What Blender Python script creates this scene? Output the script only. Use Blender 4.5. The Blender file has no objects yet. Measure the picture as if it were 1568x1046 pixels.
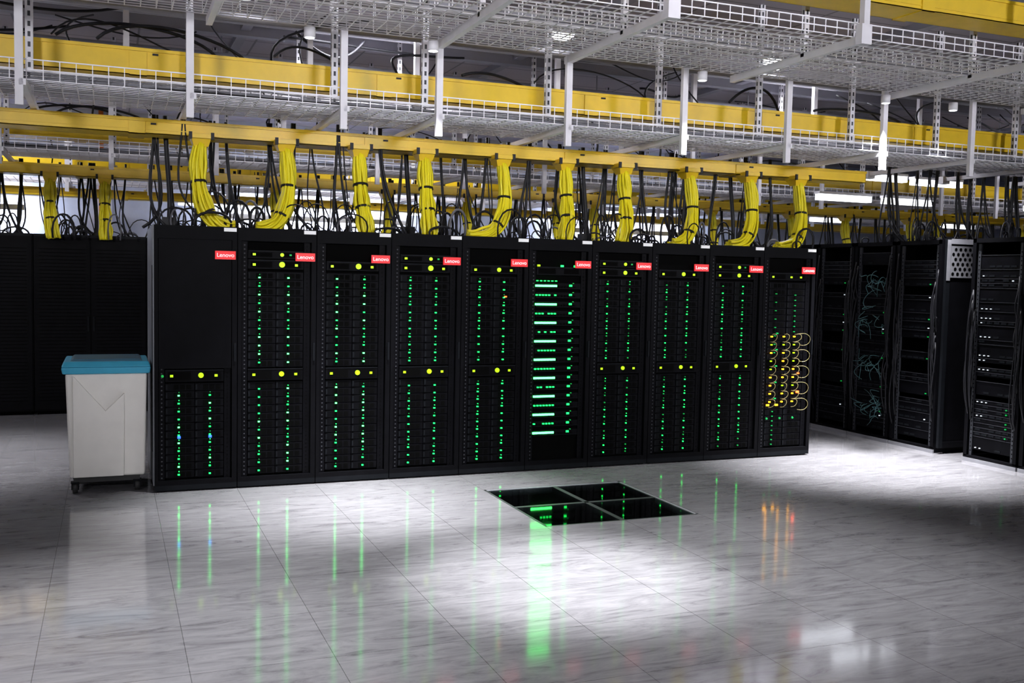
import bpy, math, random
from mathutils import Vector, Matrix, Euler
random.seed(7)
D=bpy.data; COL=bpy.context.scene.collection
bpy.context.scene.view_settings.view_transform='Standard'

# ------------------------------------------------------------ materials
def mat(name,col,rough=.5,metal=0,emis=None,es=0,noise=0,coat=0,spec=None):
    m=D.materials.new(name); m.use_nodes=True; nt=m.node_tree; b=nt.nodes['Principled BSDF']
    b.inputs['Base Color'].default_value=(*col,1); b.inputs['Roughness'].default_value=rough
    b.inputs['Metallic'].default_value=metal; b.inputs['Coat Weight'].default_value=coat
    if spec is not None: b.inputs['Specular IOR Level'].default_value=spec
    if emis: b.inputs['Emission Color'].default_value=(*emis,1); b.inputs['Emission Strength'].default_value=es
    if noise:
        t=nt.nodes.new('ShaderNodeTexCoord'); n=nt.nodes.new('ShaderNodeTexNoise'); n.inputs['Scale'].default_value=9
        n.inputs['Detail'].default_value=4
        r=nt.nodes.new('ShaderNodeValToRGB')
        r.color_ramp.elements[0].position=.3; r.color_ramp.elements[1].position=.7
        r.color_ramp.elements[0].color=(*[c*(1-noise) for c in col],1); r.color_ramp.elements[1].color=(*[min(1,c*(1+noise)) for c in col],1)
        nt.links.new(t.outputs['Object'],n.inputs['Vector']); nt.links.new(n.outputs['Fac'],r.inputs['Fac']); nt.links.new(r.outputs['Color'],b.inputs['Base Color'])
    return m
BLK=mat('black_powder_coat',(.003,.003,.004),.5,0,noise=.2,spec=.06)
BLK2=mat('server_face_black',(.0025,.0025,.0035),.45,0,noise=.3,spec=.06)
GRYD=mat('dark_grey_steel',(.007,.008,.010),.45,.0,noise=.2,spec=.08)
HOLE=mat('vent_dark',(.002,.002,.002),.8,spec=.03)
NUT=mat('cage_nut_steel',(.035,.037,.045),.5,.3,noise=.1)
SIDE=mat('rack_side_grey',(.20,.21,.23),.5,.2,noise=.1)
WHT=mat('white_painted_steel',(.72,.71,.75),.45,noise=.05)
WIRE=mat('zinc_wire',(.84,.83,.88),.4,.0,noise=.04)
YEL=mat('yellow_raceway_plastic',(.78,.52,.012),.38,noise=.06)
YELC=mat('yellow_fibre_jacket',(.86,.74,.012),.4,noise=.08)
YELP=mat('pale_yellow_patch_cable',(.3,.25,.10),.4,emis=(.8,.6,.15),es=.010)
CABK=mat('black_cable_jacket',(.008,.008,.011),.5,noise=.2,spec=.3)
CABG=mat('grey_cable_jacket',(.12,.12,.14),.5,noise=.2)
ORG=mat('orange_plastic',(.75,.18,.02),.4,noise=.05)
BLUP=mat('blue_plastic',(.03,.10,.45),.4,noise=.05)
CYN=mat('aqua_fibre_jacket',(.06,.15,.16),.4,noise=.5)
RED=mat('red_badge',(.70,.015,.02),.4,emis=(.9,.02,.03),es=.45)  # badge is no lamp; slight glow put into the colour to read bright
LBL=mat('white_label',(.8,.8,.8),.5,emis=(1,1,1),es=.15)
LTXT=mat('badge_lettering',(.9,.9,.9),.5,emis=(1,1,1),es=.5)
LG=mat('led_green',(.0,.3,.1),.4,emis=(.008,1,.09),es=4.5)
LGW=mat('led_green_bright',(.1,.5,.2),.4,emis=(.045,1,.12),es=11)
LGD=mat('led_green_dim',(.0,.2,.06),.4,emis=(.01,.7,.08),es=.5)
LY=mat('led_lime',(.2,.4,.0),.4,emis=(.33,.60,.004),es=1.8)
LA=mat('led_amber',(.4,.2,.0),.4,emis=(1,.42,.008),es=7.0)
LB=mat('led_blue',(.0,.05,.4),.4,emis=(.02,.08,1),es=5)
LW=mat('led_white',(.5,.5,.5),.4,emis=(.8,.9,1),es=.7)
LR=mat('led_red',(.5,.0,.0),.4,emis=(1,.07,.01),es=10)
CARTW=mat('cart_white_plastic',(.76,.74,.69),.4,noise=.03)
CARTB=mat('cart_blue_lid',(.04,.33,.50),.35,noise=.05)
CARTT=mat('cart_lid_top',(.05,.13,.19),.3,noise=.1)
RUB=mat('rubber',(.02,.02,.02),.6,noise=.1)
TUBE=mat('lamp_diffuser',(.9,.9,.9),.4,emis=(.88,.92,1),es=4)
DOWN=mat('downlight_diffuser',(.9,.9,.9),.4,emis=(.95,.93,1),es=12)
WALL=mat('wall_paint',(.56,.61,.78),.6,noise=.04)
WALLD=mat('wall_paint_grey',(.26,.26,.30),.6,noise=.04)
PIPE=mat('galvanised_pipe',(.33,.33,.36),.45,.4,noise=.1)

def ceilmat():
    m=D.materials.new('ceiling_panel'); m.use_nodes=True; nt=m.node_tree; b=nt.nodes['Principled BSDF']; b.inputs['Roughness'].default_value=.7
    t=nt.nodes.new('ShaderNodeTexCoord'); k=nt.nodes.new('ShaderNodeTexBrick'); k.offset=0
    k.inputs['Scale'].default_value=1; k.inputs['Brick Width'].default_value=1.2; k.inputs['Row Height'].default_value=.6; k.inputs['Mortar Size'].default_value=.012
    k.inputs['Color1'].default_value=(.40,.37,.43,1);k.inputs['Color2'].default_value=(.35,.325,.38,1);k.inputs['Mortar'].default_value=(.16,.16,.18,1)
    nt.links.new(t.outputs['Object'],k.inputs['Vector']); nt.links.new(k.outputs['Color'],b.inputs['Base Color']); return m
CEIL=ceilmat()
def floormat():
    m=D.materials.new('floor_stone_laminate_tile'); m.use_nodes=True; nt=m.node_tree; b=nt.nodes['Principled BSDF']; N=nt.nodes.new; L=nt.links.new
    t=N('ShaderNodeTexCoord')
    k=N('ShaderNodeTexBrick'); k.offset=0; k.inputs['Scale'].default_value=1; k.inputs['Brick Width'].default_value=.6; k.inputs['Row Height'].default_value=.6
    k.inputs['Mortar Size'].default_value=.0018; k.inputs['Mortar Smooth'].default_value=.3
    k.inputs['Color1'].default_value=(.94,.94,.94,1);k.inputs['Color2'].default_value=(1,1,1,1);k.inputs['Mortar'].default_value=(.42,.42,.42,1)
    L(t.outputs['Object'],k.inputs['Vector'])
    mp=N('ShaderNodeMapping'); mp.inputs['Scale'].default_value=(1.4,6.5,1); mp.inputs['Rotation'].default_value=(0,0,.12); L(t.outputs['Object'],mp.inputs['Vector'])
    n=N('ShaderNodeTexNoise'); n.inputs['Scale'].default_value=1.8; n.inputs['Detail'].default_value=10; n.inputs['Roughness'].default_value=.70; n.inputs['Distortion'].default_value=1.6
    L(mp.outputs['Vector'],n.inputs['Vector'])
    r=N('ShaderNodeValToRGB'); e=r.color_ramp.elements; e[0].position=.30; e[0].color=(.125,.12,.13,1); e[1].position=.64; e[1].color=(.27,.265,.275,1)
    v=r.color_ramp.elements.new(.45); v.color=(.21,.205,.215,1)
    L(n.outputs['Fac'],r.inputs['Fac'])
    mx=N('ShaderNodeMix'); mx.data_type='RGBA'; mx.blend_type='MULTIPLY'; mx.inputs['Factor'].default_value=1
    L(r.outputs['Color'],mx.inputs['A']); L(k.outputs['Color'],mx.inputs['B']); L(mx.outputs['Result'],b.inputs['Base Color'])
    rr=N('ShaderNodeMapRange'); rr.inputs['To Min'].default_value=.06; rr.inputs['To Max'].default_value=.12; L(n.outputs['Fac'],rr.inputs['Value']); L(rr.outputs['Result'],b.inputs['Roughness'])
    b.inputs['Specular IOR Level'].default_value=1.0; b.inputs['IOR'].default_value=1.6
    bp=N('ShaderNodeBump'); bp.inputs['Strength'].default_value=.25; bp.inputs['Distance'].default_value=.002
    iv=N('ShaderNodeMath'); iv.operation='SUBTRACT'; iv.inputs[0].default_value=1; L(k.outputs['Fac'],iv.inputs[1]); L(iv.outputs[0],bp.inputs['Height']); L(bp.outputs['Normal'],b.inputs['Normal'])
    return m
FLOOR=floormat()
def glassmat():
    m=D.materials.new('floor_glass_pane'); m.use_nodes=True; nt=m.node_tree; b=nt.nodes['Principled BSDF']
    out=nt.nodes['Material Output']; tr=nt.nodes.new('ShaderNodeBsdfTransparent'); tr.inputs['Color'].default_value=(.55,.6,.6,1)
    gl=nt.nodes.new('ShaderNodeBsdfGlossy'); gl.inputs['Roughness'].default_value=.04
    fr=nt.nodes.new('ShaderNodeFresnel'); fr.inputs['IOR'].default_value=1.6
    mx=nt.nodes.new('ShaderNodeMixShader'); nt.links.new(fr.outputs[0],mx.inputs[0]); nt.links.new(tr.outputs[0],mx.inputs[1]); nt.links.new(gl.outputs[0],mx.inputs[2]); nt.links.new(mx.outputs[0],out.inputs['Surface'])
    nt.nodes.remove(b); return m
GLASS=glassmat()

# ------------------------------------------------------------ mesh builder
class MB:
    def __init__(s): s.v=[];s.f=[];s.fm=[];s.mats=[];s.sm=[]
    def mi(s,m):
        if m not in s.mats: s.mats.append(m)
        return s.mats.index(m)
    def hexa(s,pts,m):
        n=len(s.v); s.v+= [tuple(p) for p in pts]; k=s.mi(m)
        for q in ((0,3,2,1),(4,5,6,7),(0,1,5,4),(1,2,6,5),(2,3,7,6),(3,0,4,7)):
            s.f.append(tuple(n+i for i in q)); s.fm.append(k); s.sm.append(False)
    def box(s,x0,x1,y0,y1,z0,z1,m):
        s.hexa([(x0,y0,z0),(x1,y0,z0),(x1,y1,z0),(x0,y1,z0),(x0,y0,z1),(x1,y0,z1),(x1,y1,z1),(x0,y1,z1)],m)
    def frus(s,b,t,z0,z1,m): # b,t = (x0,x1,y0,y1)
        s.hexa([(b[0],b[2],z0),(b[1],b[2],z0),(b[1],b[3],z0),(b[0],b[3],z0),(t[0],t[2],z1),(t[1],t[2],z1),(t[1],t[3],z1),(t[0],t[3],z1)],m)
    def tube(s,P,r,m,n=6,cap=True):
        P=[Vector(p) for p in P]; k=s.mi(m); base=len(s.v); up=None
        for i,p in enumerate(P):
            t=(P[min(i+1,len(P)-1)]-P[max(i-1,0)]); 
            if t.length<1e-9: t=Vector((0,0,1))
            t.normalize()
            if up is None:
                a=Vector((0,0,1)) if abs(t.z)<.9 else Vector((1,0,0)); up=t.cross(a).normalized()
            else:
                up=(up-t*up.dot(t)); up.normalize()
            w=t.cross(up); rr=r[i] if isinstance(r,(list,tuple)) else r
            for j in range(n):
                a=2*math.pi*j/n+math.pi/n; s.v.append(tuple(p+up*math.cos(a)*rr+w*math.sin(a)*rr))
        for i in range(len(P)-1):
            for j in range(n):
                a=base+i*n+j;b=base+i*n+(j+1)%n
                s.f.append((a,b,b+n,a+n)); s.fm.append(k); s.sm.append(n>4)
        if cap:
            s.f.append(tuple(base+j for j in range(n))[::-1]); s.fm.append(k); s.sm.append(False)
            e=base+(len(P)-1)*n; s.f.append(tuple(e+j for j in range(n))); s.fm.append(k); s.sm.append(False)
    def wire(s,a,b,r,m): s.tube([a,b],r,m,4,False)
    def mesh(s,name):
        me=D.meshes.new(name); me.from_pydata(s.v,[],s.f)
        for m in s.mats: me.materials.append(m)
        me.polygons.foreach_set('material_index',s.fm); me.polygons.foreach_set('use_smooth',s.sm); me.update(); return me
def obj(name,data,parent=None,loc=(0,0,0),rot=None):
    o=D.objects.new(name,data); COL.objects.link(o); o.location=loc
    if rot: o.rotation_euler=rot
    if parent: o.parent=parent
    return o
def bevel(o,w,seg=2):
    b=o.modifiers.new('bevel','BEVEL'); b.width=w; b.segments=seg; b.limit_method='ANGLE'; return o
def bez(p0,p1,p2,p3,n=12):
    p0,p1,p2,p3=map(Vector,(p0,p1,p2,p3)); o=[]
    for i in range(n+1):
        t=i/n; u=1-t; o.append(p0*u**3+p1*3*u*u*t+p2*3*u*t*t+p3*t**3)
    return o

# ------------------------------------------------------------ room
X0,X1,Y0,Y1,ZC=-9,20,-13,9.6,4.2
HX0,HX1,HY0,HY1=2.4,3.6,-1.8,-.6
b=MB()
for (a,c,d,e) in ((X0,HX0,Y0,Y1),(HX1,X1,Y0,Y1),(HX0,HX1,Y0,HY0),(HX0,HX1,HY1,Y1)):
    b.box(a,c,d,e,-.03,0,FLOOR)
obj('floor',b.mesh('floor'))
b=MB(); b.box(X0,X1,Y0,Y1,ZC,ZC+.1,CEIL); obj('ceiling',b.mesh('ceiling'))
b=MB(); b.box(X0,X1,Y1,Y1+.1,-.5,ZC,WALL); obj('wall_back',b.mesh('wall_back'))
b=MB(); b.box(X0,X1,Y0-.1,Y0,-.5,ZC,WALLD); obj('wall_front',b.mesh('wall_front'))
b=MB(); b.box(X0-.1,X0,Y0,Y1,-.5,ZC,WALLD); obj('wall_left',b.mesh('wall_left'))
b=MB(); b.box(X1,X1+.1,Y0,Y1,-.5,ZC,WALLD); obj('wall_right',b.mesh('wall_right'))
b=MB()
for x,c in ((-.42,ORG),(-.30,WHT),(6.0,PIPE),(-4.2,PIPE)): b.tube([(x,Y1-.08,0),(x,Y1-.08,ZC)],.04,c,8)
obj('riser_pipes',b.mesh('riser_pipes'))

# under-floor pit with glass inspection panes
pit=obj('glass_floor_hatch',None)
b=MB(); b.box(HX0-.3,HX1+.3,HY0-.3,HY1+.3,-.5,-.48,GRYD)
b.box(HX0-.32,HX0-.3,HY0-.3,HY1+.3,-.5,-.03,BLK);b.box(HX1+.3,HX1+.32,HY0-.3,HY1+.3,-.5,-.03,BLK)
b.box(HX0-.3,HX1+.3,HY1+.3,HY1+.32,-.5,-.03,BLK);b.box(HX0-.3,HX1+.3,HY0-.32,HY0-.3,-.5,-.03,BLK)
obj('pit_liner',b.mesh('pit_liner'),pit)
b=MB(); t=.022; mx=(HX0+HX1)/2; my=(HY0+HY1)/2
FR=mat('hatch_frame_steel',(.06,.065,.065),.4,.3,noise=.1)
b.box(HX0,HX1,HY0,HY0+t,-.05,-.002,FR);b.box(HX0,HX1,HY1-t,HY1,-.05,-.002,PIPE);b.box(HX0,HX0+t,HY0,HY1,-.05,-.002,FR);b.box(HX1-t,HX1,HY0,HY1,-.05,-.002,PIPE)
b.box(mx-.018,mx+.018,HY0,HY1,-.06,-.004,FR);b.box(HX0,HX1,my-.018,my+.018,-.06,-.004,FR)
for x in (HX0,mx,HX1):
    for y in (HY0,my,HY1):
        b.tube([(x,y,-.48),(x,y,-.05)],.02,PIPE,8); b.box(x-.06,x+.06,y-.06,y+.06,-.48,-.47,PIPE)
obj('pane_frame_and_pedestals',b.mesh('pane_frame'),pit)
b=MB()
for (a,c) in ((HX0+t,mx-.018),(mx+.018,HX1-t)):
    for (d,e) in ((HY0+t,my-.018),(my+.018,HY1-t)): b.box(a,c,d,e,-.016,-.006,GLASS)
obj('glass_panes',b.mesh('glass_panes'),pit)
b=MB()
for i in range(9):
    y=HY0+.1+.12*i; b.tube([(HX0-.25,y,-.44),(mx,y+random.uniform(-.05,.05),-.43),(HX1+.25,y+random.uniform(-.1,.1),-.44)],.012,CABK if i%3 else CABG,6)
obj('underfloor_cables',b.mesh('underfloor_cables'),pit)

# ------------------------------------------------------------ server racks (front row)
RW,RD,RH=.6,1.15,2.0
def rack_body():
    b=MB(); g=.003
    b.box(g,.018,.03,RD,.03,RH-.02,BLK); b.box(RW-.018,RW-g,.03,RD,.03,RH-.02,BLK)
    b.box(g,RW-g,.02,RD,RH-.02,RH,BLK); b.box(g,RW-g,.03,RD,.03,.06,BLK); b.box(.018,RW-.018,RD-.02,RD,.06,RH-.02,BLK)
    b.box(.02,RW-.02,.04,RD-.04,0,.03,HOLE)
    b.box(g,RW-g,.0,.03,.012,.05,GRYD)
    b.box(g,.030,0,.03,.05,RH-.004,BLK); b.box(.560,RW-g,0,.03,.05,RH-.004,BLK)
    b.box(.03,.56,0,.03,RH-.10,RH-.004,BLK); b.box(.03,.56,0,.03,.05,.085,BLK)
    b.box(.018,RW-.018,.05,.06,.06,RH-.02,HOLE)
    for (x0,x1) in ((.034,.075),(.505,.552)):
        b.box(x0,x1,.022,.05,.085,RH-.1,BLK2)
        z=.10
        while z<RH-.12:
            b.box((x0+x1)/2-.005,(x0+x1)/2+.005,.0205,.022,z,z+.010,NUT if x0<.1 else HOLE); z+=.0315
    b.box(.574,.588,-.012,0,.98,1.12,GRYD)
    b.box(.12,.48,.25,.42,RH,RH+.006,GRYD); b.box(.14,.46,.27,.40,RH+.006,RH+.009,HOLE)
    b.box(.12,.48,.65,.82,RH,RH+.006,GRYD); b.box(.14,.46,.67,.80,RH+.006,RH+.009,HOLE)
    for x in (.08,.52):
        for y in (.1,RD-.1): b.tube([(x,y,0),(x,y,.03)],.025,GRYD,8)
    return b.mesh('rack_cabinet')
BODY=rack_body()
def sled_stack(z0,z1,n,two=True):
    b=MB(); h=(z1-z0)/n
    for i in range(n):
        z=z0+i*h
        for (x0,x1) in (((.08,.288),(.292,.50)) if two else ((.08,.50),)):
            b.box(x0,x1,.026,.05,z+.002,z+h-.003,BLK2)
            b.box(x0+.004,x0+.016,.018,.026,z+.008,z+h-.010,GRYD)
            for k in range(3): 
                xx=x0+.06+k*.045; b.box(xx,xx+.036,.0245,.026,z+.010,z+h-.014,HOLE)
    return b.mesh('server_sleds')
SLO=sled_stack(.10,.82,12); SUP=sled_stack(.93,1.67,12)
def switchstack():
    b=MB()
    for i in range(17):
        z=.30+i*.0795
        b.box(.08,.50,.02,.05,z,z+.05,BLK2); b.box(.08,.50,.015,.02,z+.001,z+.004,GRYD)
        for k in range(12): b.box(.10+k*.03,.122+k*.03,.0185,.02,z+.010,z+.026,HOLE)
    return b.mesh('switch_chassis')
SWI=switchstack()
def chassis_band(z0,z1):
    b=MB(); b.box(.08,.50,.016,.05,z0,z1,BLK2); b.box(.08,.50,.012,.016,z1-.006,z1,GRYD); b.box(.10,.26,.014,.016,z0+.012,z1-.014,HOLE); b.box(.34,.48,.014,.016,z0+.012,z1-.014,HOLE)
    return b.mesh('chassis_band')
MIDB=chassis_band(.83,.92); TOPB=chassis_band(1.69,1.76); TOPB2=chassis_band(1.77,1.83)
def blank(z0,z1):
    b=MB(); b.box(.034,.556,.01,.05,z0,z1,BLK); b.box(.05,.54,.008,.01,z0+.02,z1-.02,BLK2); return b.mesh('blanking_panel')
BLANKU=blank(.93,1.90)
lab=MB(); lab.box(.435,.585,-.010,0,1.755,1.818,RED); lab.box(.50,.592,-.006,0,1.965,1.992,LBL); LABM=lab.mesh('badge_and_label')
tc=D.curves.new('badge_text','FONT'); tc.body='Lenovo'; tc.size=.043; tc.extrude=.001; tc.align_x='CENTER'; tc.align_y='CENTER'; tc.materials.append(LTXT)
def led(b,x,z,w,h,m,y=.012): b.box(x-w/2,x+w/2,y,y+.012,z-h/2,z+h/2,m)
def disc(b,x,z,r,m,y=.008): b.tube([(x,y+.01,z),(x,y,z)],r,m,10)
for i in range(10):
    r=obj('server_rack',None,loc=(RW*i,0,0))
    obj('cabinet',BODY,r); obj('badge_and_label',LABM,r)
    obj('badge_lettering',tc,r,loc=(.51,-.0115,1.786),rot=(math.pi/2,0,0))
    n=i+1; b=MB()
    def cols(z0,z1,cnt,xs,mats,dim=1):
        for x in xs:
            for k in range(cnt):
                z=z0+(z1-z0)*(k+.5)/cnt-.004
                m=random.choice(mats)
                led(b,x,z,.014*dim,.0095,m)
                if random.random()<.65: led(b,x+.002,z+.024,.006*dim,.0055,random.choice(mats[1:]+(LGD,)))
    if n!=6 and n!=10:
        obj('sleds_lower',SLO,r); obj('chassis_band_mid',MIDB,r)
        big=1.0 if n<6 else .85
        led(b,.125,.875,.022,.018,LY); disc(b,.335,.878,.020*big,LY); led(b,.445,.875,.022,.018,LY)
    if n==1:
        obj('blank_upper',BLANKU,r)
        cols(.10,.76,11,(.175,.40),(LGW,LG))
        for x in (.175,.40): led(b,x+.002,.41,.022,.017,LB,.010)
        disc(b,.06,.875,.010,LGD)
    elif n in (2,3,4,5,7,8,9):
        obj('sleds_upper',SUP,r); obj('chassis_band_top',TOPB,r)
        ms=(LGW,LG) if n<4 else (LG,LG) if n<6 else (LG,LG,LGD)
        d=1 if n<6 else .65
        cols(.10,.80,11,(.165,.385),ms,d); cols(.94,1.66,11,(.165,.385),ms,d)
        led(b,.125,1.722,.022,.018,LY); disc(b,.335,1.725,.022*(1 if n<5 else .8),LY); led(b,.445,1.722,.022,.018,LY)
        if n in (2,4,7,9):
            obj('chassis_band_top_b',TOPB2,r)
            led(b,.125,1.80,.022,.016,LY); disc(b,.335,1.80,.014,LY); led(b,.40,1.80,.016,.012,LGD)
        if n==5: led(b,.40,1.50,.018,.010,LR)
    elif n==6:
        obj('switches',SWI,r); obj('chassis_band_top',TOPB,r)
        for k in range(17):
            z=.33+k*.0795
            wide=k%2==0
            for q in range(7): 
                if wide or random.random()<.85:
                    led(b,.085+q*.029,z-.004,.025 if wide else .016,.017 if wide else .011,LGW if wide else LG,.008)
            led(b,.405,z,.024,.016,LG); led(b,.43,z+.02,.010,.007,LGD)
        for k in range(6): led(b,.09+k*.035,1.64,.016,.008,LG)
        for x in (.10,.32,.445): led(b,x,1.77,.024,.016,LY if x<.2 else LG)
    else:
        obj('chassis_band_top',TOPB,r); obj('sleds_lower',SLO,r); obj('sleds_upper',SUP,r)
        for k in range(9):
            z=.53+k*.078
            for x in (.12,.26,.38):
                led(b,x,z,.018,.012,random.choice((LA,LA,LY)),-.002)
            if k%2==0: led(b,.19,z+.03,.02,.012,LGD)
        for k in range(2): led(b,.10+.1*k,.50,.028,.016,LA,-.002)
        for x in (.12,.33,.44): led(b,x,1.72,.022,.016,LY)
        for k in range(8):
            led(b,.165,1.0+k*.08,.014,.008,LGD); led(b,.385,1.2+k*.05,.014,.008,LGD); led(b,.165,.12+k*.045,.012,.008,LGD)
        for x in (.1,.25,.4): disc(b,x,.37,.010,LGD)
        led(b,.44,.62,.03,.02,LR,-.002); led(b,.44,.80,.02,.012,LR,-.002)
        c=MB()
        for k in range(9):
            z=.55+k*.078
            for x in (.12,.26,.38):
                dx=random.uniform(.02,.05)
                c.tube(bez((x,0,z),(x+dx*2,-.05,z+.03),(x+dx,-.05,z-.08),(x-.02,-.004,z-.07),10),.002,YELP,5)
            if k%2==0: c.tube(bez((.40,0,z),(.58,-.06,z+.06),(.56,-.05,z-.14),(.44,0,z-.10),12),.002,YELP,5)
        obj('patch_cables',c.mesh('patch_cables'),r)
    obj('status_leds',b.mesh('status_leds'),r)
    if i in (0,9):
        b=MB(); x=.0 if i==0 else .6
        b.box(x-.006,x+.004,.02,RD,.05,RH,SIDE if i==0 else BLK); b.box(x-.010,x-.006,.08,.10,.3,1.7,GRYD)
        obj('side_panel',b.mesh('side_panel'),r)

# ------------------------------------------------------------ black cabinets behind
def cab(w,h,d):
    b=MB(); b.box(.004,w-.004,.02,d,.04,h,BLK); b.box(.03,w-.03,.04,d-.04,0,.04,HOLE)
    for k in range(2):
        a=.01+k*(w/2-.005); c=a+w/2-.02; b.box(a,c,0,.02,.06,h-.03,BLK); b.box(a+.04,c-.04,-.003,0,.12,h-.10,BLK2)
        z=.16
        while z<h-.14: b.box(a+.05,c-.05,-.005,-.003,z,z+.006,HOLE); z+=.04
    b.box(w/2-.04,w/2-.025,-.02,0,.95,1.12,GRYD); b.box(w/2+.02,w/2+.035,-.02,0,.95,1.12,GRYD)
    b.box(.01,w-.01,.0,.02,h-.03,h,GRYD)
    return b.mesh('cabinet')
CAB=cab(1.2,2.05,1.1)
for i in range(-4,6):
    r=obj('black_server_cabinet',None,loc=(.1+1.2*i,4.6,0)); obj('cabinet_body',CAB,r)

# ------------------------------------------------------------ open racks, right (faces look to -X)
def open_rack(kind):
    b=MB(); h=2.12
    for x in (0,.56):
        for y in (0,.75): b.box(x,x+.04,y,y+.05,.05,h,BLK)
    b.box(0,.6,0,.8,h-.04,h,BLK); b.box(0,.6,0,.8,.0,.06,BLK); b.box(.0,.012,.05,.75,.06,h-.04,BLK2)
    b.box(.588,.6,.05,.75,.06,h-.04,BLK2); b.box(.02,.58,.6,.62,.06,h-.04,HOLE)
    b.box(-.005,.605,-.006,.012,.0,.035,PIPE)
    for x in (.05,.52):
        b.box(x,x+.03,.02,.04,.06,h-.05,NUT)
        z=.1
        while z<h-.1: b.box(x+.010,x+.020,.0185,.02,z,z+.012,HOLE); z+=.04
    z=.12
    while z<h-.2:
        hh=random.choice((.044,.044,.088,.088,.132))
        if random.random()<.82:
            b.box(.07,.53,.03,.55,z,z+hh-.004,BLK2); b.box(.07,.53,.026,.03,z+hh-.008,z+hh-.004,NUT)
            for k in range(5):
                if random.random()<.6: b.box(.10+k*.08,.16+k*.08,.027,.03,z+.012,z+.03,GRYD)
            if kind==1 and random.random()<.6:
                for k in range(random.randint(1,3)): led(b,.12+k*.05,z+.02,.012,.008,LW,.018)
            elif random.random()<.35: led(b,.45,z+.02,.012,.01,random.choice((LGD,LGD,LW)),.018)
        z+=hh
    if kind==2:
        for k in range(54):
            c=random.choice((.35,.45,.8,.85,1.3,1.7)); zz=c+random.gauss(0,.06); x=random.uniform(.15,.5)
            b.tube(bez((x,.02,zz),(x+random.uniform(-.1,.1),-.05,zz+random.uniform(-.1,.1)),(x+random.uniform(-.3,.1),-.05,zz+random.uniform(-.15,.1)),(x+random.uniform(-.2,.05),.02,zz+random.uniform(-.2,.1)),9),.003,CYN,5)
    for k in range(22):
        x=random.choice((.03,.06,.54,.57)); z0=random.uniform(.9,2.0); z1=random.uniform(.2,z0-.3)
        b.tube(bez((x,.0,z0),(x+random.uniform(-.04,.1),-.05,z0-.2),(x+random.uniform(-.04,.06),-.06,z1+.2),(x,.01,z1),9),.007,CABK,5)
    return b.mesh('open_rack')
specs=[(-2.52,1),(-1.88,1),(-1.25,1),(-.27,0),(.36,2),(.98,0),(1.6,0),(2.22,1),(2.84,0)]
OR={k:open_rack(k) for k in (0,1,2)}
for y,k in specs:
    r=obj('open_server_rack',None,loc=(7.30,y+.6,0),rot=(0,0,-math.pi/2)); obj('frame_and_equipment',OR[k],r)
b=MB()
pl=obj('perforated_rack_door',None,loc=(7.30,-.34,0))
b.box(0,.05,0,.03,.06,2.13,GRYD); b.box(.55,.60,0,.03,.06,2.13,BLK); b.box(.05,.55,0,.03,2.08,2.13,PIPE); b.box(.05,.55,0,.03,.06,.12,BLK)
b.box(0,.045,-.004,0,1.72,2.12,PIPE); b.box(.05,.55,.012,.016,.12,2.08,BLK)
b.box(.055,.50,.004,.012,1.75,2.06,PIPE)
for i in range(7):
    for j in range(6):
        x=.085+i*.062+(j%2)*.03; z=1.785+j*.048
        if x<.48: b.tube([(x,.003,z),(x,.0045,z)],.019,HOLE,6)
obj('door_leaf',b.mesh('door_leaf'),pl)
for j in range(7):
    for X in (10.3,13.5):
        r=obj('open_server_rack',None,loc=(X,-1.0+j*.63,0),rot=(0,0,-math.pi/2)); obj('frame_and_equipment',OR[j%3],r)

# ------------------------------------------------------------ cart / bin
c=obj('wheeled_white_bin',None,loc=(-.605,.08,0))
b=MB(); w,dp=.560,.55
b.frus((.025,w-.015,.02,dp-.02),(.0,w,0,dp),.125,.90,CARTW)
o=bevel(obj('bin_body',b.mesh('bin_body'),c),.018,3)
b=MB(); k=b.mi(CARTW)
def py(z): return .02*(1-(z-.125)/.775)
pts=[(.05,.885),(.27,.62),(.40,.75),(.395,.13),(.05,.13)]
b.v+=[(x,py(z)-.022,z) for x,z in pts]+[(x,py(z)+.004,z) for x,z in pts]
n=5; b.f.append(tuple(range(n))); b.fm.append(k); b.sm.append(False)
for i in range(n):
    j=(i+1)%n; b.f.append((i,i+n,j+n,j)); b.fm.append(k); b.sm.append(False)
bevel(obj('front_relief',b.mesh('front_relief'),c),.004,2)
b=MB(); b.frus((-.018,w+.018,-.02,dp+.02),(-.026,w+.026,-.028,dp+.028),.895,.945,CARTB)
b.frus((-.026,w+.026,-.028,dp+.028),(-.01,w+.01,.0,dp+.01),.945,.985,CARTB)
bevel(obj('lid',b.mesh('lid'),c),.010,3)
b=MB(); b.frus((.03,w-.03,.03,dp-.03),(.05,w-.05,.06,dp-.05),.983,1.0,CARTT); b.box(.17,.37,.02,.04,.975,.99,CARTT)
bevel(obj('lid_top',b.mesh('lid_top'),c),.006,2)
b=MB(); b.box(.05,w-.05,.05,dp-.05,.085,.13,RUB)
for x in (.06,w-.07):
    for y in (.07,dp-.07):
        b.tube([(x-.018,y+.015,.042),(x+.018,y+.015,.042)],.042,RUB,14); b.box(x-.026,x-.020,y-.02,y+.03,.03,.09,GRYD); b.box(x+.020,x+.026,y-.02,y+.03,.03,.09,GRYD); b.box(x-.03,x+.03,y-.03,y+.04,.08,.088,GRYD)
obj('casters',b.mesh('casters'),c)

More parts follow.
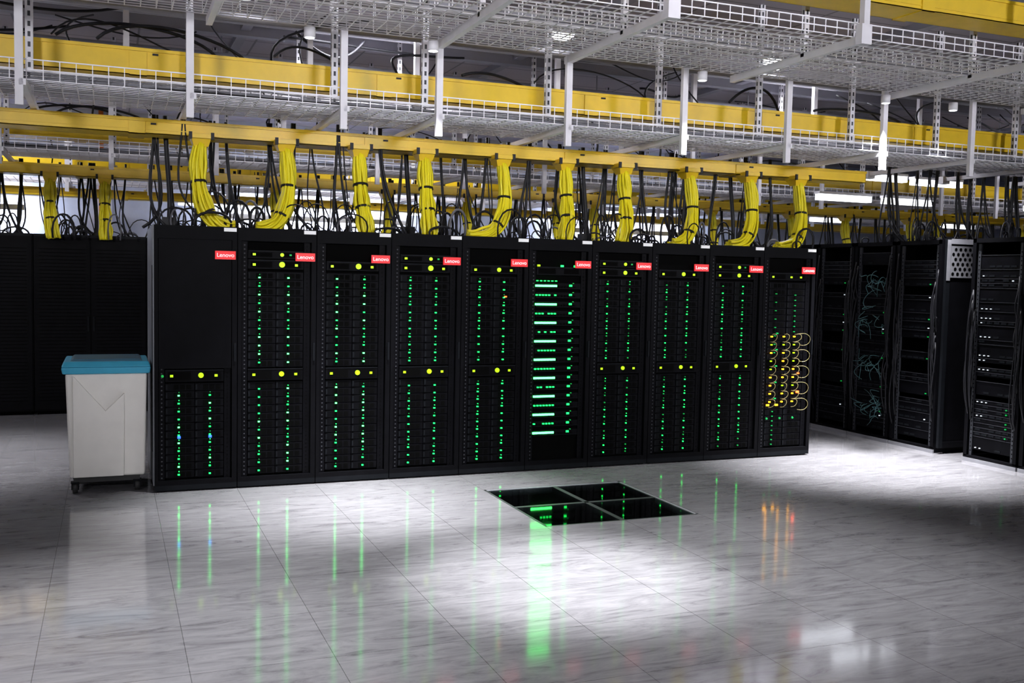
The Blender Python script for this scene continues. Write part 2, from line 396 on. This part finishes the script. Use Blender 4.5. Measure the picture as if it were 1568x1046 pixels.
# ------------------------------------------------------------ overhead structure
XA,XB=-4.5,17.0
def basket(b,x0,x1,y0,y1,z,hs,r=.0042,step=.1,nl=6):
    for i in range(nl+1):
        y=y0+(y1-y0)*i/nl; b.wire((x0,y,z),(x1,y,z),r,WIRE)
    for y in (y0,y1):
        for q in (.5,1): b.wire((x0,y,z+hs*q),(x1,y,z+hs*q),r*1.25,WIRE)
    x=x0
    while x<=x1:
        b.tube([(x,y0,z+hs),(x,y0,z),(x,y1,z),(x,y1,z+hs)],r,WIRE,4,False); x+=step
def raceway(b,x0,x1,y,z0,z1,w=.28,m=YEL,closed=True):
    t=.006
    b.box(x0,x1,y-w/2,y+w/2,z0,z0+t,m); b.box(x0,x1,y-w/2,y-w/2+t,z0,z1,m); b.box(x0,x1,y+w/2-t,y+w/2,z0,z1,m)
    for s in (-1,1): b.box(x0,x1,y+s*w/2-.012,y+s*w/2+.012,z1-.012,z1+.004,m)
    if closed: b.box(x0,x1,y-w/2-.01,y+w/2+.01,z1+.004,z1+.012,m)
    b.box(x1-.006,x1,y-w/2,y+w/2,z0,z1,m)
    b.box(x0,x1,y-w/2-.004,y-w/2,z0+.03,z0+.036,m)
    x=x0+.7
    while x<x1:
        b.box(x-.06,x+.06,y-w/2-.010,y+w/2+.010,z0-.008,z0+.0,m); b.box(x-.06,x+.06,y-w/2-.010,y-w/2,z0-.008,z1-.014,m); b.box(x-.06,x+.06,y+w/2,y+w/2+.010,z0-.008,z1-.014,m)
        b.box(x+.10,x+.14,y-w/2-.012,y-w/2,z1-.035,z1-.022,CABK)
        x+=1.85
def strut(b,x,y,z0,z1,slots=True,w=.042):
    b.box(x-w/2,x+w/2,y-.02,y+.02,z0,z1,WHT)
    if slots:
        z=z0+.04
        while z<z1-.03: b.box(x-.009,x+.009,y-.0206,y-.02,z,z+.035,NUT); b.box(x-w/2-.0006,x-w/2,y-.008,y+.008,z,z+.035,NUT); z+=.07
def arm(b,x,y0,y1,z,h=.042): b.box(x-.021,x+.021,y0,y1,z-h/2,z+h/2,WHT)
LOWX=[-4.05,-2.98,-1.91,-.84,.22,1.29,2.02,3.1,4.17,5.23,6.3,7.37,8.44,9.5,10.6,11.7,12.8,13.9,15,16.1]
UPX=[-3.0,-1.35,.35,2.02,3.1,4.67,6.38,8.07,9.7,11.4,13.1,14.8,16.5]
def lower():
    b=MB()
    basket(b,XA,XB,-.46,-.05,2.895,.13); basket(b,XA,XB,.0,.40,2.895,.13)
    for x in LOWX:
        strut(b,x,-.5,2.72,3.44,False,.05); arm(b,x+.02,-.52,.92,2.868)
        strut(b,x+.03,-.02,2.87,ZC,True,.05)
        b.box(x-.03,x+.07,.86,.94,2.82,2.90,WHT)
    return b.mesh('lower_tray')
def upper():
    b=MB()
    basket(b,XA,XB,-1.98,-1.45,3.43,.10,.0046); basket(b,XA,XB,-1.38,-.98,3.43,.10,.0046); basket(b,XA,XB,-.93,-.53,3.43,.10,.0046)
    for x in UPX:
        arm(b,x,-2.05,-.45,3.40,.055)
        b.box(x-.025,x+.025,-2.09,-2.04,3.37,ZC,WHT); b.box(x-.045,x+.045,-2.095,-2.03,3.36,3.50,WHT)
        strut(b,x,-1.41,3.40,ZC,True)
    return b.mesh('upper_tray')
LOW=lower(); UP=upper()
b=MB(); raceway(b,XA,XB,.24,3.09,3.275,.26); raceway(b,XA,XB,.64,2.72,2.83,.28); RACE=b.mesh('raceway')
b=MB(); raceway(b,XA,XB,.24,3.09,3.275,.26); raceway(b,XA,7.0,.64,2.72,2.825,.28); RACE0=b.mesh('raceway_front')
b=MB(); raceway(b,XA,XB,-1.7,3.74,3.90,.30); RACE2=b.mesh('raceway_high')
OUT=[.37,1.03,1.64,2.21,2.92,3.54,4.14,4.85,5.53,6.12]
END=[.62,.78,1.68,2.22,2.56,3.48,4.06,4.58,5.22,5.78]
def bundles(seed,sel=range(10)):
    random.seed(seed); b=MB(); yb=.50
    for q in sel:
        x,e=OUT[q],END[q]
        b.frus((x-.055,x+.055,yb-.065,yb+.03),(x-.080,x+.080,yb-.09,yb+.10),2.64,2.72,YEL)
        b.box(x-.09,x+.09,yb-.11,yb+.02,2.70,2.735,YEL); b.box(x-.095,x-.070,yb-.115,yb-.10,2.69,2.745,CABK); b.box(x+.070,x+.095,yb-.115,yb-.10,2.69,2.745,CABK)
        dx=e-x; s=1 if dx>0 else -1; far=abs(dx)>.15
        def axis(jx=0,lo=0):
            P0=Vector((x,yb-.02,2.68)); P3=Vector((e+jx,.33,2.0))
            c1=Vector((x-(.07*s if far else 0)+jx,yb-.06,2.30)); c2=Vector((x+dx*.10+jx,.33,(1.97 if far else 2.2)+lo))
            return bez(P0,c1,c2,P3,20)
        cen=axis()
        offs=[(0,0)]+[(.023*math.cos(a*math.pi/3),.023*math.sin(a*math.pi/3)) for a in range(6)]+[(.042*math.cos(a*math.pi/5.5+.3),.042*math.sin(a*math.pi/5.5+.3)) for a in range(11)]
        for k,(ox,oy) in enumerate(offs):
            tw=random.uniform(-.35,.35); loose=1+random.random()*.9; ph=random.uniform(-.3,.3)
            pts=[]
            for i,p in enumerate(cen):
                t=i/20; sc=1+(loose-1)*(math.sin(t*math.pi*3+ph*t)**2)*.55+.35*t*t
                ca,sa=math.cos(tw*t*3),math.sin(tw*t*3)
                d=(cen[min(i+1,20)]-cen[max(i-1,0)]).normalized(); ux=Vector((0,1,0)).cross(d); ux=ux.normalized() if ux.length>.1 else Vector((1,0,0)); uy=d.cross(ux)
                pts.append(p+(ux*(ox*ca-oy*sa)+uy*(ox*sa+oy*ca))*sc)
            b.tube(pts,.0125,YELC,6)
        for k in range(3):
            jx=random.uniform(-.07,.07); b.tube([p+Vector((0,-.045,0)) for p in axis(jx,random.uniform(-.05,.03))],.010,YELC,6)
        for i in (6,12):
            p=cen[i]; d=(cen[i+1]-cen[i-1]).normalized()
            b.tube([p-d*.009,p+d*.009],.064,CABK,12)
    return b.mesh('fibre_bundles')
def blackcables(seed):
    random.seed(seed); b=MB()
    for i in range(10):
        cx=.6*i+.3
        for g in range(3):
            gx=cx+(-.22,-.03,.2)[g]+random.uniform(-.08,.08); gy=random.uniform(.5,.9)
            for k in range(random.randint(2,4)):
                x=gx+random.uniform(-.025,.025); x2=gx+random.uniform(-.2,.25)
                b.tube(bez((x,gy,2.9),(x,gy,2.45),(x+random.uniform(-.18,.18),gy,2.0+random.uniform(-.02,.35)),(x2,gy-.1,2.0),12),random.choice((.006,.009,.013)),CABK,5)
        for k in range(9):
            x=cx+random.uniform(-.3,.3); L=random.uniform(.08,.28); hh=random.uniform(.05,.40); y=random.uniform(.15,.9)
            b.tube(bez((x,y,2.0),(x-.05,y,2.0+hh),(x+L+.05,y+.05,2.0+hh),(x+L,y+.1,2.0),10),random.choice((.006,.008,.011)),CABK if k!=3 else CABG,5)
        if i%3==0:
            x=cx+random.uniform(-.25,.2)
            b.tube(bez((x,.75,2.9),(x,.75,2.5),(x+.05,.7,2.3),(x+.02,.7,2.0),12),.020,CABK,8)
            b.box(x-.03,x+.07,.66,.76,2.0,2.09,CABK)
    return b.mesh('black_cables')
BUN=[bundles(1),bundles(2,(0,2,3,6,8))]; BC=[blackcables(3),blackcables(4)]
def topcables(seed):
    random.seed(seed); b=MB()
    for y in (-.4,-.25,-.1,.08,.2,.33):
        for k in range(3):
            x=XA; z=2.915+.012*k; yy=y; P=[]
            while x<XB: P.append((x,yy+random.uniform(-.03,.03),z+random.uniform(0,.015))); x+=.35
            b.tube(P,random.choice((.006,.009)),random.choice((CABK,CABG,CABG)),4)
    for k in range(9):
        x=random.uniform(-2,9); L=random.uniform(.6,1.6)
        b.tube(bez((x,.1,3.32),(x+.2,.15,3.36+random.random()*.3),(x+L-.2,.2,3.3+random.random()*.35),(x+L,.3,3.31),14),random.choice((.007,.010,.013)),CABK,5)
    for k in range(16):
        x=random.uniform(-3,14); z=random.uniform(3.7,4.15); y=random.uniform(.5,1.3)
        b.tube(bez((x,y,2.9),(x+.1,y,3.4),(x-.5,y+.2,3.6),(x+random.uniform(-1,1),y+.6,z),14),random.choice((.008,.012)),CABK,5)
    for k in range(14):
        x=random.uniform(-3,15); b.box(x,x+.05,random.uniform(-.4,.3),.35,2.93,2.96,random.choice((BLUP,ORG,BLUP,CABK,WHT)))
    return b.mesh('tray_cables')
TC=topcables(11)
for j,(dy,dx) in enumerate(((0,0),(4.15,-.5),(7.7,0))):
    t=obj('overhead_wire_mesh_cable_tray',None,loc=(dx,dy,0))
    obj('lower_tray',LOW,t)
    if j<2: obj('upper_tray',UP,t); obj('cable_runs',TC,t)
    y=obj('yellow_fibre_raceway',None,loc=(dx,dy,0)); obj('trough',RACE0 if j==0 else RACE,y)
    if j==0: obj('high_trough',RACE2,y)
    for q,sx in enumerate(((0,),(-2.56,3.7,9.9),())[j]):
        obj('fibre_bundles',BUN[0 if j==0 else 1],y,loc=(sx-dx,0,0)); obj('black_power_cables',BC[(j+q)%2],t,loc=(sx-dx,0,0))
    if j==0: obj('black_power_cables',BC[1],t,loc=(7.3,.0,.12))
b=MB()
for y,z,r in ((.9,4.05,.03),(1.6,3.95,.045),(2.3,4.08,.025),(3.2,3.9,.06),(5.6,3.95,.05),(7.1,4.0,.04)):
    b.tube([(X0,y,z),(X1,y,z)],r,PIPE,8)
    x=X0+1
    while x<X1: b.tube([(x,y,z),(x,y,ZC)],.008,PIPE,5); x+=2.2
obj('ceiling_service_pipes',b.mesh('ceiling_service_pipes'))
b=MB()
for y in (-4,1.2,2.9,5.0,7.5): b.box(X0,X1,y-.06,y+.06,ZC-.12,ZC,WALLD)
for x in range(-8,20,3): b.box(x-.05,x+.05,Y0,Y1,ZC-.07,ZC,WALLD)
obj('ceiling_beams',b.mesh('ceiling_beams'))
random.seed(5); b=MB()
for k in range(26):
    x=random.uniform(-4,14); y=random.uniform(1,4); L=random.uniform(.5,2)
    b.tube(bez((x,y,4.0),(x+L*.3,y,3.75+random.random()*.3),(x+L*.7,y+.3,3.7+random.random()*.3),(x+L,y+.3,4.05),14),random.choice((.008,.014)),CABK,5)
obj('ceiling_black_cables',b.mesh('ceiling_black_cables'))

# ------------------------------------------------------------ lamps
def lamp(name,kind,loc,energy,col=(.95,.94,1),**k):
    l=D.lights.new(name,kind); l.energy=energy; l.color=col
    for a,v in k.items(): setattr(l,a,v)
    return l
bt=MB(); bt.box(-.40,.40,-.05,.05,.03,.06,WHT); bt.box(-.39,.39,-.045,.045,-.04,.03,TUBE); bt.tube([(-.3,0,.06),(-.3,0,.2)],.004,PIPE,4); bt.tube([(.3,0,.06),(.3,0,.2)],.004,PIPE,4)
BT=bt.mesh('batten')
for (x,y,z) in ((8.40,1.85,2.97),(9.3,1.85,2.95),(7.95,1.95,2.71),(8.95,1.95,2.71),(11.3,1.9,2.72),(12.6,1.9,2.72),(11.5,6.5,2.8),(14.5,6.5,2.8),(1.1,8.9,2.75),(2.0,8.9,2.75),(3.1,8.9,2.75),(4.6,8.9,2.75),(6.5,8.9,2.75),(8.5,8.9,2.75)):
    obj('linear_batten_lamp',BT,loc=(x,y,z))
dl=MB(); dl.tube([(0,0,-.06),(0,0,0)],.16,WHT,20); dl.tube([(0,0,-.15),(0,0,-.12),(0,0,-.06)],[.07,.12,.14],DOWN,20); DL=dl.mesh('downlight')
sd=MB(); sd.tube([(0,0,-.07),(0,0,0)],.04,WHT,14); sd.tube([(0,0,-.072),(0,0,-.066)],.032,DOWN,14); SD=sd.mesh('tray_spot')
def downlight(x,y,e,size=50,z=None,name='ceiling_downlight'):
    z=ZC if z is None else z
    r=obj(name,None,loc=(x,y,z)); obj('housing',DL if z==ZC else SD,r)
    if e:
        l=lamp('downlight_beam','SPOT',None,e,(.96,.96,1),spot_size=math.radians(size),spot_blend=1,shadow_soft_size=.12 if z==ZC else .035)
        obj('downlight_beam',l,r,loc=(0,0,-.20 if z==ZC else -.08))
for (x,y,e,s) in ((2.05,-2.85,2900,32),(2.3,-3.3,520,80),(3.5,-3.1,480,50),(-.2,-3.1,1000,54),(-1.9,1.8,1200,60),(3.9,1.4,200,60),(.8,1.3,0,0),(6.6,1.6,0,0)):
    downlight(x,y,e,s)
for (x,y,e,s) in ((1.0,-.72,1350,54),(1.9,-.72,1350,54),(4.2,-.72,250,70),(6.2,-.62,2900,58),(7.0,-.62,800,60)):
    downlight(x,y,e,s,3.37,'tray_mounted_spotlight')
def panel(x,y,e,w=1.2,d=.3):
    r=obj('ceiling_light_panel',None,loc=(x,y,ZC-.13)); f=MB(); f.box(-w/2-.03,w/2+.03,-d/2-.03,d/2+.03,.0,.13,WHT); obj('housing',f.mesh('panel_housing'),r)
    l=lamp('panel_glow','AREA',None,e,(.93,.92,1),shape='RECTANGLE',size=w,size_y=d); obj('panel_glow',l,r,loc=(0,0,-.01))
for x,y,e in ((-2.5,-6.5,20),(3.5,-6.5,10),(-3,2.2,70),(2.2,2.2,65),(7.5,2.2,70),(13,2.2,95),(-2,6.6,75),(4,6.6,75)): panel(x,y,e)
for x,ty in ((-4,1.0),(3,3),(10,7)):  # unseen fill lights added behind the camera to brighten front-facing surfaces
    r=obj('added_front_fill',None,loc=(x,-10.5,3.5)); f=MB(); f.box(-.6,.6,-.3,.3,0.01,.12,WHT); f.tube([(0,0,.12),(0,0,.5)],.02,PIPE,8); obj('housing',f.mesh('fill_housing'),r)
    d=Vector((ty-x,10.5,3.75-3.5)); r.rotation_euler=d.to_track_quat('-Z','Y').to_euler()
    l=lamp('front_fill_beam','AREA',None,46,(.95,.94,1),shape='RECTANGLE',size=1.1,size_y=.5); l.spread=math.radians(55); obj('front_fill_beam',l,r)
for x in (-3,3,9):  # wash lights added near the back wall and aimed at it to brighten it
    r=obj('added_wall_wash',None,loc=(x,Y1-.6,2.60)); f=MB(); f.box(-1.5,1.5,.0,.10,-.06,.02,WHT); obj('housing',f.mesh('wash_housing'),r)
    l=lamp('wash','AREA',None,100,(.84,.89,1),shape='RECTANGLE',size=2.8,size_y=.1); obj('wash',l,r,loc=(0,.12,0),rot=(math.radians(-80),0,math.pi))
w=D.worlds.new('w'); bpy.context.scene.world=w; w.use_nodes=True; w.node_tree.nodes['Background'].inputs[0].default_value=(.02,.02,.022,1)

# ------------------------------------------------------------ camera
yaw,pit,rol=.3852,.0634,-.0202
fw=Vector((math.sin(yaw)*math.cos(pit),math.cos(yaw)*math.cos(pit),-math.sin(pit)))
r0=Vector((math.cos(yaw),-math.sin(yaw),0)); u0=r0.cross(fw)
r=r0*math.cos(rol)-u0*math.sin(rol); u=u0*math.cos(rol)+r0*math.sin(rol)
cd=D.cameras.new('camera'); cd.lens=36*1520.12/1568; cd.sensor_width=36
co=D.objects.new('camera',cd); COL.objects.link(co)
co.matrix_world=Matrix(((r.x,u.x,-fw.x,-.298),(r.y,u.y,-fw.y,-7.788),(r.z,u.z,-fw.z,1.655),(0,0,0,1)))
bpy.context.scene.camera=co
